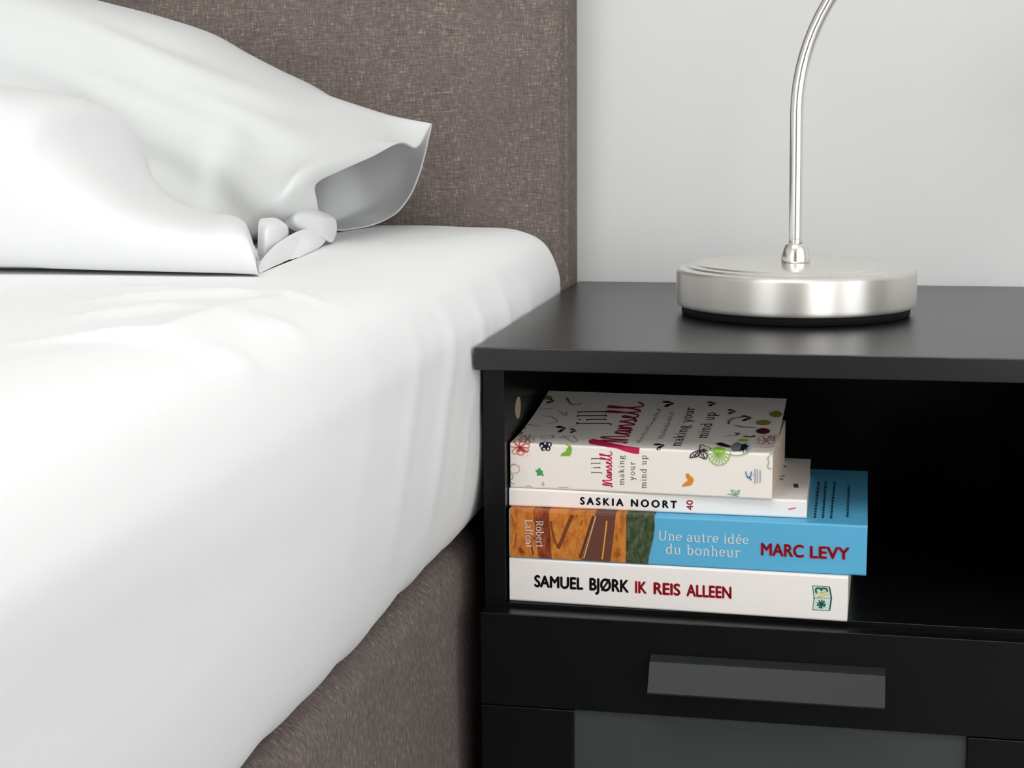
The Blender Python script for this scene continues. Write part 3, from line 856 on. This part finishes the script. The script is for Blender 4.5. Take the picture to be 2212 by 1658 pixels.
INKS = dict(black=ink(22, 22, 26), navy=ink(24, 24, 48), red=ink(186, 30, 48), pink=ink(196, 30, 84), grey=ink(70, 70, 74), green=ink(128, 180, 52), leaf=ink(70, 160, 96), orange=ink(226, 142, 42),
            coral=ink(222, 92, 84), teal=ink(64, 128, 140), blue=ink(70, 130, 176), pale=ink(212, 226, 216), white=ink(232, 228, 222), lime=ink(150, 196, 92), wine=ink(96, 26, 44), yellow=ink(216, 186, 60),
            sage=ink(120, 166, 140), road=ink(104, 62, 48), roadedge=ink(82, 50, 40), dark=ink(24, 52, 78), deepgreen=ink(36, 104, 88), ochre=ink(176, 110, 40), roadline=ink(214, 178, 132), roadyellow=ink(226, 160, 64))
def place_text_words(b, name, words, material, weight=0.0):
    pass

# ---- bottom book
b4 = Book((.0176, .0187), (.2338, .0118), SHZ, .3895, .140, M['cover_white'], M['pages_white'], 'white paperback with black and red capitals, bottom of the book stack')
def caps(b, name, s, x0, y0, x1, y1, cap, material, weight, gap=1.0):
    b.text(name, sans_text(s, weight, gap), (x0, y0), (x1, y1), (x0, y0 - cap), material)
def base4(x): return 1266 + (x - 1153) * (1292 - 1266) / (1580.3 - 1153)
for s, x0, x1, c_ in (('SAMUEL', 1154, 1260, 'black'), ('BJØRK', 1273, 1359, 'black'), ('IK', 1371.5, 1397.5, 'red'), ('REIS', 1411.5, 1470, 'red'), ('ALLEEN', 1482.5, 1580.3, 'red')):
    caps(b4, 'author_lettering' if c_ == 'black' else 'title_lettering', s, x0, base4(x0), x1, base4(x1), 25.5 if s != 'BJØRK' else 27.0, INKS[c_], .044)
book_mark = [(1755.3, 1264.5), (1791.6, 1266.7), (1796, 1291), (1791.6, 1318), (1755.3, 1316), (1759, 1291)]
b4.art('publisher_emblem', [b4.poly(book_mark)], INKS['pale'])
b4.art('publisher_emblem', [b4.line(book_mark, .0005, True, False), b4.line([(1791.6, 1267), (1796, 1291), (1792, 1318)], .0009, False, False), b4.line([(1756, 1291), (1795, 1291)], .00025, False, False)], INKS['deepgreen'])
b4.art('publisher_emblem', [b4.line([(1763, 1278), (1762.5, 1272), (1767, 1269.5), (1772, 1270.5), (1774.5, 1274), (1776, 1270.5), (1781, 1270), (1786, 1272.5), (1787, 1278)], .0013), b4.line([(1763, 1278), (1764, 1282)], .0011)], INKS['deepgreen'])
b4.art('publisher_emblem', [b4.line([(1786, 1277), (1763, 1281), (1788, 1283), (1765, 1290)], .0011, False, False)], INKS['yellow'])
flower = []
for k in range(9):
    a = 2 * math.pi * k / 9
    flower.append(b4.line([(1774, 1304), (1774 + 10 * math.cos(a), 1304 + 9.5 * math.sin(a))], .0009, False, False))
for k in range(5):
    a = 2 * math.pi * k / 5 + .4
    flower.append(b4.poly([(1774 + 8 * math.cos(a) + 2 * math.cos(t), 1304 + 7.5 * math.sin(a) + 2 * math.sin(t)) for t in (0, 1.05, 2.1, 3.14, 4.2, 5.2)]))
b4.art('publisher_emblem', flower, INKS['deepgreen'])

# ---- blue book
b3 = Book((.0177, .0180), (.2446, .0142), .3895, .4220, .155, M['cover_blue'], M['pages_white'], 'thick sky blue paperback with an orange desert road on its spine')
def spine_poly(b, name, pts, material): return b.decal(name, *b.poly(pts), material)
def strip(b, name, top, bottom, material):
    """area between two pixel lines with the same number of points"""
    p, q = [b.px(*t) for t in top], [b.px(*t) for t in bottom]
    p = [(u, min(s, -.0004)) for u, s in p]; q = [(u, -b.T + .0007) for u, s in q]
    far = [(u, .03) for u, t in p]; edge = [(u, .0003) for u, t in p]
    vs = p + q + far + edge; n = len(p)
    return b.decal(name, vs, [(i, i + 1, n + i + 1, n + i) for i in range(n - 1)] + [(3 * n + i, 3 * n + i + 1, 2 * n + i + 1, 2 * n + i) for i in range(n - 1)] + [(i, i + 1, 3 * n + i + 1, 3 * n + i) for i in range(n - 1)], material)
def t3(x): return 1103.3 + (x - 1100) * .0472
def l3(x): return 1199 + (x - 1100) * .0512
strip(b3, 'desert_print', [(x, t3(x)) for x in (1101, 1200, 1300, 1356)], [(x, l3(x)) for x in (1101, 1200, 1300, 1356)], M['earth'])
strip(b3, 'desert_print', [(1152, t3(1152)), (1176, t3(1176)), (1186, t3(1186))], [(1163, l3(1163)), (1184, l3(1184)), (1192, l3(1192))], M['maroon'])
b3.each('desert_print', [b3.line([(1236, 1112), (1222, 1145), (1214, 1165), (1205, 1184)], .0024), b3.line([(1190, 1125), (1196, 1160), (1206, 1182)], .0012), b3.line([(1112, 1182), (1116, 1150)], .0006),
                        b3.line([(1146, 1170), (1152, 1198)], .0012), b3.line([(1104, 1110), (1110, 1130)], .0005), b3.line([(1258, 1122), (1254, 1136)], .0005)], ink(120, 62, 26))
strip(b3, 'road_print', [(1286, t3(1286)), (1330, t3(1330))], [(1256, l3(1256)), (1319, l3(1319))], INKS['road'])
b3.art('road_print', [b3.line([(1282, t3(1282) + 2), (1253, l3(1253) - 2)], .0016, False, False)], INKS['roadedge'])
b3.art('road_print', [b3.line([(1287, t3(1287) + 2), (1261, l3(1261) - 2)], .0007, False, False)], INKS['roadline'])
b3.art('road_print', [b3.line([(1311, 1124), (1308, 1150), (1301, l3(1301) - 2)], .0009, False, False)], INKS['roadyellow'])
strip(b3, 'scrub_print', [(x, t3(x)) for x in (1353, 1375, 1400, 1410, 1412, 1414)], [(1352, l3(1352)), (1365, l3(1365)), (1385, l3(1385)), (1392, l3(1392)), (1397, l3(1397)), (1400, l3(1400))], M['scrub'])
b3.art('scrub_print', [b3.poly([(1410, 1116), (1413.5, 1122), (1414.5, 1140), (1411, 1165), (1405, 1190), (1398, 1212), (1392, 1200), (1400, 1150)])], M['scrub'])
b3.text('title_lettering', serif_text('Une autre idée', .035), (1421.5, 1165.4), (1618, 1175), (1421.5, 1145.8), INKS['white'])
b3.text('title_lettering', serif_text('du bonheur', .05), (1438, 1194.8), (1599, 1203), (1438, 1174.5), INKS['white'])
b3.text('publisher_lettering', serif_text('Robert', .02), (1158, 1123.5), (1159.5, 1181.5), (1173, 1123.5), INKS['white'])
b3.text('publisher_lettering', serif_text('Laffont', .03), (1135, 1121.5), (1136.5, 1181.5), (1149.5, 1121.5), INKS['white'])
caps(b3, 'author_lettering', 'MARC', 1643.5, 1197.6, 1737, 1203, 27, INKS['red'], .042)
caps(b3, 'author_lettering', 'LEVY', 1749, 1203.8, 1836, 1207.6, 26, INKS['red'], .042)
blurb = []
for (ax, ay), (bx, by) in (((1760, 1119), (1769, 1040)), ((1777.5, 1119), (1784, 1041)), ((1795, 1120), (1803.5, 1041)), ((1830.5, 1117), (1834, 1047))):
    r = random.Random(ax); t = 0
    while t < 1:
        d = .03 + .05 * r.random()
        blurb.append(b3.line([(ax + (bx - ax) * t, ay + (by - ay) * t), (ax + (bx - ax) * min(1, t + d), ay + (by - ay) * min(1, t + d))], .0013, False, False))
        t += d + .022
b3.art('blurb_lettering', blurb, INKS['dark'])

# ---- thin white book
b2 = Book((.0165, .0250), (.2073, .0245), .4220, .4342, .1225, M['cover_white'], M['pages_white'], 'thin white paperback with spaced black capitals, between the blue and the flowered books')
b2.text('author_lettering', sans_text('SASKIA NOORT', .05, 1.45), (1253, 1088.5), (1462.6, 1097), (1253, 1072.5), INKS['black'])
b2.text('title_lettering', sans_text('40', .02), (1497, 1101.5), (1496.5, 1079.5), (1483, 1101.5), ink(214, 62, 84))
b2.art('publisher_emblem', [b2.poly([(1700.5, 1098.6), (1718.6, 1095.3), (1718.8, 1098), (1706, 1100.2)])], ink(222, 52, 78))
b2.art('publisher_emblem', [b2.poly([(1706, 1100.2), (1718.8, 1098), (1718.8, 1106.5)])], ink(244, 240, 238))
b2.each('cover_lettering', [b2.line([(1685, 1035), (1691, 1034)], .0028, False, False), b2.line([(1684, 1029), (1695, 1027)], .0016, False, False), b2.line([(1692, 1008), (1695, 1006)], .004, False, False), b2.line([(1719, 1045), (1720, 1053)], .003, False, False)], INKS['grey'])

# ---- flowered book on top
b1 = Book((.0172, .0265), (.1858, .0200), .4342, .4642, .116, M['cover_cream'], M['pages'], 'thick cream paperback with flowers and butterflies, top of the book stack', .0145, 1.7)
def q2(x, y): return (1080 + x / 5.5275, 840 + y / 5.5275)
def q3(x, y): return (1420 + x / 5.5275, 840 + y / 5.5275)
# spine
b1.text('author_lettering', serif_text('Jill', .16, .075), (1296, 1024), (1296.5, 987), (1278, 1024), INKS['grey'])
b1.text('author_lettering', hand_text(.17), (1322, 1052), (1322, 974), (1302, 1052), INKS['pink'])
b1.text('title_lettering', serif_text('making', .09, .085), (1348, 1047.5), (1348, 982.5), (1336.5, 1047.5), INKS['grey'])
b1.text('title_lettering', serif_text('your', .14, .085), (1371, 1037), (1371.5, 997), (1359, 1037), INKS['grey'])
b1.text('title_lettering', serif_text('mind up', .09, .085), (1396, 1054.5), (1396.5, 982.5), (1383.5, 1054.5), INKS['grey'])
# front cover
b1.text('author_lettering', serif_text('Jill', .13, .09), (1305.5, 918), (1311, 886.5), (1246, 918), INKS['black'])
def cover_hand():
    vs, fs, w, h = hand_text(.15)
    b1.text('author_lettering', (vs, fs, w, h), (1350, 958), (1392, 868), (1290, 958), ink(150, 24, 60))
cover_hand()
def band(centre, halves, lateral=9, n=60):
    """broad brush stroke given by its middle line and half widths in pixels; bends over the spine edge"""
    c = spline([(*p, h) for p, h in zip(centre, halves)], n)
    vs, fs = [], []
    for i, (x, y, h) in enumerate(c):
        a, b = c[max(i - 1, 0)], c[min(i + 1, n - 1)]
        dx, dy = b[0] - a[0], b[1] - a[1]; l = math.hypot(dx, dy)
        for k in range(lateral):
            t = (2 * k / (lateral - 1) - 1) * h
            vs.append(b1.px(x - dy / l * t, y + dx / l * t))
    for i in range(n - 1):
        for k in range(lateral - 1): fs.append((i * lateral + k, i * lateral + k + 1, (i + 1) * lateral + k + 1, (i + 1) * lateral + k))
    return vs, fs
b1.art('author_lettering', [band([q2(1062, 632), q2(1120, 632), q2(1240, 655), q2(1380, 680), q2(1500, 712), q2(1590, 730), q2(1664, 738)], [3.0, 6.0, 5.0, 4.0, 5.5, 6.5, 6.5])], INKS['pink'])
b1.text('title_lettering', serif_text('making your', .05, .10), (1469.8, 963.5), (1501.5, 880), (1447, 963.5), INKS['black'])
b1.text('title_lettering', serif_text('mind up', .06, .10), (1526.7, 946.5), (1547, 891), (1503, 946.5), INKS['black'])
for (A, B, Tp), sd in ((((1381, 957), (1430, 882), (1372, 957)), 3), (((1431, 948), (1458, 889), (1422, 948)), 5)):
    p, w = scribble(20, sd)
    b1.text('subtitle_lettering', (*ribbon(p, .30), w, 1.2), A, B, Tp, INKS['teal'])
def butterfly(c, r, ang, squash=.55):
    """two filled wings about a pixel"""
    out = []
    for sgn in (1, -1):
        pts = []
        for t in range(12):
            a = 2 * math.pi * t / 12
            x = .55 + .55 * math.cos(a); y = .17 * math.sin(a) * (1.3 if math.cos(a) > 0 else .6)
            th = math.radians(sgn * 27)
            X, Y = x * math.cos(th) - y * math.sin(th), x * math.sin(th) + y * math.cos(th)
            A_ = math.radians(ang)
            pts.append((c[0] + r * (X * math.cos(A_) - Y * math.sin(A_)), c[1] + r * squash * (X * math.sin(A_) + Y * math.cos(A_))))
        out.append(b1.poly(pts))
    return out
def outline_flower(c, r, petals, squash=1.0, start=0, span=360, w=.0005):
    out = []
    for k in range(petals):
        a = math.radians(start + span * (k + .5) / petals); h = math.radians(span / petals * .55)
        pts = [c, (c[0] + r * .6 * math.cos(a - h), c[1] + squash * r * .6 * math.sin(a - h)), (c[0] + r * math.cos(a - h * .5), c[1] + squash * r * math.sin(a - h * .5)),
               (c[0] + r * math.cos(a + h * .5), c[1] + squash * r * math.sin(a + h * .5)), (c[0] + r * .6 * math.cos(a + h), c[1] + squash * r * .6 * math.sin(a + h)), c]
        out.append(b1.line(pts, w))
    return out
def blob(c, rx, ry, n=10, rot=0):
    return b1.poly([(c[0] + rx * math.cos(2 * math.pi * k / n), c[1] + ry * math.sin(2 * math.pi * k / n)) for k in range(n)])
b1.art('butterfly_print', [b1.poly([q2(770, 660), q2(800, 665), q2(850, 680), q2(862, 720), q2(850, 770), q2(830, 800), q2(780, 798), q2(725, 802), q2(730, 775), q2(780, 755), q2(800, 735), q2(790, 700)])], INKS['green'])
b1.art('butterfly_print', [b1.poly([q3(345, 1005), q3(375, 1008), q3(395, 1035), q3(430, 1060), q3(435, 1095), q3(410, 1140), q3(370, 1155), q3(295, 1165), q3(300, 1140), q3(345, 1110), q3(370, 1090), q3(340, 1040)])], INKS['orange'])
b1.art('leaf_print', [b1.poly([q2(420, 960), q2(445, 965), q2(475, 935), q2(490, 965), q2(515, 975), q2(510, 1000), q2(530, 1040), q2(495, 1025), q2(470, 1030), q2(440, 1030), q2(445, 1000)])], INKS['leaf'])
# coral flower on the left corner, round outlines, dark berry cluster
coral = outline_flower(q2(235, 690), 21, 7, .8, 150, -330, .0005)
coral += [b1.line([q2(235, 690), q2(250 + 18 * k, 740 + 8 * (k % 2))], .0007) for k in range(-3, 6)]
coral += [blob(q2(x, y), .9, .9, 6) for x, y in ((225, 780), (265, 795), (300, 812), (330, 790), (355, 797))]
b1.art('flower_print', coral, INKS['coral'])
b1.art('flower_print', outline_flower(q2(330, 600), 15, 6, .6) + [b1.line([q2(150, 585), q2(220, 560), q2(290, 575)], .0005)], ink(176, 120, 112))
b1.art('flower_print', [b1.line([q2(180 + 60 * math.cos(t), 952 + 52 * math.sin(t)) for t in (0, .7, 1.4, 2.1, 2.8, 3.5, 4.2, 4.9, 5.6)], .0004, True), b1.line([q2(120, 960), q2(140, 900), q2(190, 895)], .0004)], ink(206, 160, 118))
b1.art('flower_print', [b1.line([q2(130 + 30 * math.cos(t), 1045 + 35 * math.sin(t)) for t in (0, 1, 2, 3, 4, 5)], .0005, True), b1.line([q2(125, 1090), q2(150, 1130), q2(180, 1120)], .0004)], INKS['sage'])
berry = [blob(q2(x, y), rx, ry) for x, y, rx, ry in ((500, 668, 5.5, 5), (540, 655, 5.5, 4.5), (590, 662, 5.5, 5), (520, 708, 5.5, 5.5), (575, 708, 5.5, 5.5), (545, 685, 6, 5))]
b1.art('berry_print', berry, INKS['navy'])
b1.art('berry_print', [blob(q2(x, y), 2.4, 2.6, 8) for x, y in ((500, 678), (528, 714), (576, 710), (540, 652), (592, 660))], INKS['white'])
# small dark butterflies and birds on the cover
for (x, y, r, a) in ((790, 470, 20, 165), (915, 505, 14, 185), (650, 152, 16, 190)): b1.art('butterfly_print', butterfly(q2(x, y), r, a, .62), INKS['black'])
for (x, y, r, a) in ((85, 672, 22, 160), (700, 176, 18, 170), (940, 272, 18, 175), (1130, 350, 22, 175), (200, 175, 24, 170)): b1.art('butterfly_print', butterfly(q3(x, y), r, a, .50), INKS['black'])
# teal leaves
b1.each('leaf_print', [b1.line([q2(460, 580), q2(520, 572), q2(600, 560), q2(650, 575), q2(600, 600), q2(530, 602), q2(490, 585)], .0005), b1.line([q2(640, 560), q2(620, 590)], .0005),
                      b1.line([q2(710, 590), q2(790, 570), q2(830, 585)], .0005), b1.line([q2(750, 560), q2(800, 600), q2(840, 620), q2(880, 640), q2(920, 630), q2(915, 605), q2(870, 560)], .0005)], INKS['teal'])
b1.each('vine_print', [b1.line([q2(440, 235), q2(540, 245), q2(640, 240)], .0006), b1.line([q2(500, 330), q2(620, 340), q2(690, 395), q2(560, 420)], .0005), b1.line([q2(700, 260), q2(780, 320), q2(800, 280)], .0005),
                      b1.line([q2(260, 440), q2(340, 430), q2(480, 450)], .0006), b1.line([q2(800, 110), q2(860, 190), q2(980, 180)], .0012)], ink(96, 104, 104))
b1.each('leaf_print', [blob(q2(265, 470), 9, 3.5), blob(q2(240, 530), 7, 4), blob(q2(560, 110), 12, 5)], ink(128, 136, 84))
# monarch butterfly on the edge
mon = [[(390, 820), (405, 775), (450, 745), (510, 735), (505, 770), (470, 805), (420, 815)], [(510, 740), (560, 745), (595, 785), (580, 830), (540, 820), (500, 800)], [(505, 735), (510, 690), (530, 670), (570, 690), (640, 715), (600, 735), (540, 735)]]
ml = [b1.line([q3(*p) for p in w_], .0006, True) for w_ in mon]
ml += [b1.line([q3(*a), q3(*b)], .0004, False, False) for a, b in (((405, 815), (505, 740)), ((440, 810), (480, 750)), ((425, 770), (470, 800)), ((515, 745), (575, 820)), ((515, 745), (540, 815)), ((510, 735), (595, 715)), ((520, 700), (570, 735)), ((455, 748), (500, 790)), ((550, 745), (560, 825)))]
b1.art('butterfly_print', ml, INKS['black'])
# green scalloped flower
gf = []
for k in range(11):
    a = math.radians(-8 + 196 * k / 10)
    gf.append(b1.line([q3(738, 745), q3(738 + 120 * math.cos(a), 750 + 140 * max(-.1, math.sin(a)))], .0006))
rim = [q3(738 + (128 + 8 * (k % 2)) * math.cos(math.radians(-6 + 192 * k / 22)), 752 + (150 + 8 * (k % 2)) * max(-.15, math.sin(math.radians(-6 + 192 * k / 22)))) for k in range(23)]
gf.append(b1.line(rim, .0006))
b1.art('flower_print', gf, INKS['lime'])
b1.each('flower_print', [blob(q3(738, 735), 14, 7), blob(q3(1030, 620), 12, 3)], ink(140, 200, 60))
# dark hanging bloom, stems and far flowers on the cover
b1.art('flower_print', [b1.poly([q3(705, 655), q3(760, 645), q3(820, 665), q3(880, 690), q3(850, 705), q3(780, 690), q3(720, 675)]), b1.poly([q3(970, 680), q3(1040, 660), q3(1090, 690), q3(1060, 720), q3(1000, 745), q3(975, 720)])]
       + [b1.line([q3(1030, 690), q3(1030 + 90 * math.cos(a), 700 + 60 * math.sin(a))], .0006) for a in (0, .5, 1, 1.6, 2.2, 3, 3.6, 5.2, 5.8)] + butterfly(q3(1000, 540), 14, 170, .35), INKS['navy'])
b1.art('flower_print', [b1.poly([q3(870, 690), q3(950, 640), q3(1010, 660), q3(985, 740), q3(900, 750)])], ink(120, 122, 136))
b1.each('flower_print', [blob(q3(1265, 510), 15, 6.5), b1.line([q3(1030, 570), q3(1110, 580), q3(1170, 565)], .0022)], INKS['wine'])
b1.art('flower_print', outline_flower(q3(1300, 620), 18, 6, .6) + outline_flower(q3(1390, 590), 10, 5, .6), ink(184, 110, 108))
b1.each('flower_print', [blob(q3(1270, 410), 16, 6), blob(q3(1420, 310), 13, 7)], ink(150, 138, 60))
b1.each('vine_print', [b1.line([q3(1180, 695), q3(1300, 705), q3(1395, 690)], .0006), b1.line([q3(850, 430), q3(870, 380), q3(960, 350), q3(1100, 340)], .0012), b1.line([q3(920, 440), q3(1010, 460), q3(1080, 465), q3(1180, 470)], .0014),
                      b1.line([q3(780, 580), q3(880, 565), q3(960, 570)], .0005)], ink(86, 104, 112))
b1.each('vine_print', [b1.line([q3(870, 780), q3(980, 790), q3(1120, 755), q3(1250, 745), q3(1385, 738)], .0006), b1.line([q3(1340, 790), q3(1320, 830), q3(1335, 870), q3(1318, 920), q3(1345, 950), q3(1380, 940)], .0005), b1.line([q3(1385, 770), q3(1345, 785)], .0005)], ink(150, 176, 112))
b1.art('vine_print', [b1.line([q3(880, 1200), q3(900, 1240), q3(930, 1265)], .0005), b1.line([q3(880, 1200), q3(925, 1215), q3(930, 1265)], .0005), b1.line([q3(940, 1225), q3(985, 1205), q3(960, 1245), q3(930, 1265)], .0005), b1.line([q3(840, 1250), q3(880, 1255), q3(930, 1270), q3(970, 1275)], .0005), b1.line([q3(930, 1240), q3(980, 1250)], .0005)], INKS['sage'])
b1.each('vine_print', [b1.line([q2(310, 1160), q2(340, 1150), q2(380, 1165)], .0004), b1.line([q2(700, 1168), q2(740, 1172), q2(820, 1170)], .0004)], ink(196, 120, 120))
b1.art('vine_print', [b1.line([q2(515, 1100), q2(520, 1150)], .0005), b1.line([q2(500, 1130), q2(540, 1135)], .0004)], INKS['sage'])
# publisher's mark at the foot of the spine
b1.art('publisher_emblem', [b1.line([q3(1055, 980), q3(1070, 1030), q3(1100, 1055), q3(1120, 1020), q3(1125, 980)], .0007), b1.line([q3(1075, 1050), q3(1100, 1050), q3(1125, 1085)], .0008)], INKS['blue'])
b1.text('publisher_lettering', sans_text('headline', .0), q3(1180, 1120), q3(1180, 950), q3(1150, 1120), ink(120, 110, 130))
b1.art('publisher_emblem', [b1.line([q3(1196, 1120), q3(1196, 950)], .0003, False, False)], INKS['teal'])
b1.text('publisher_lettering', sans_text('review', .0), q3(1240, 1115), q3(1240, 960), q3(1212, 1115), INKS['teal'])
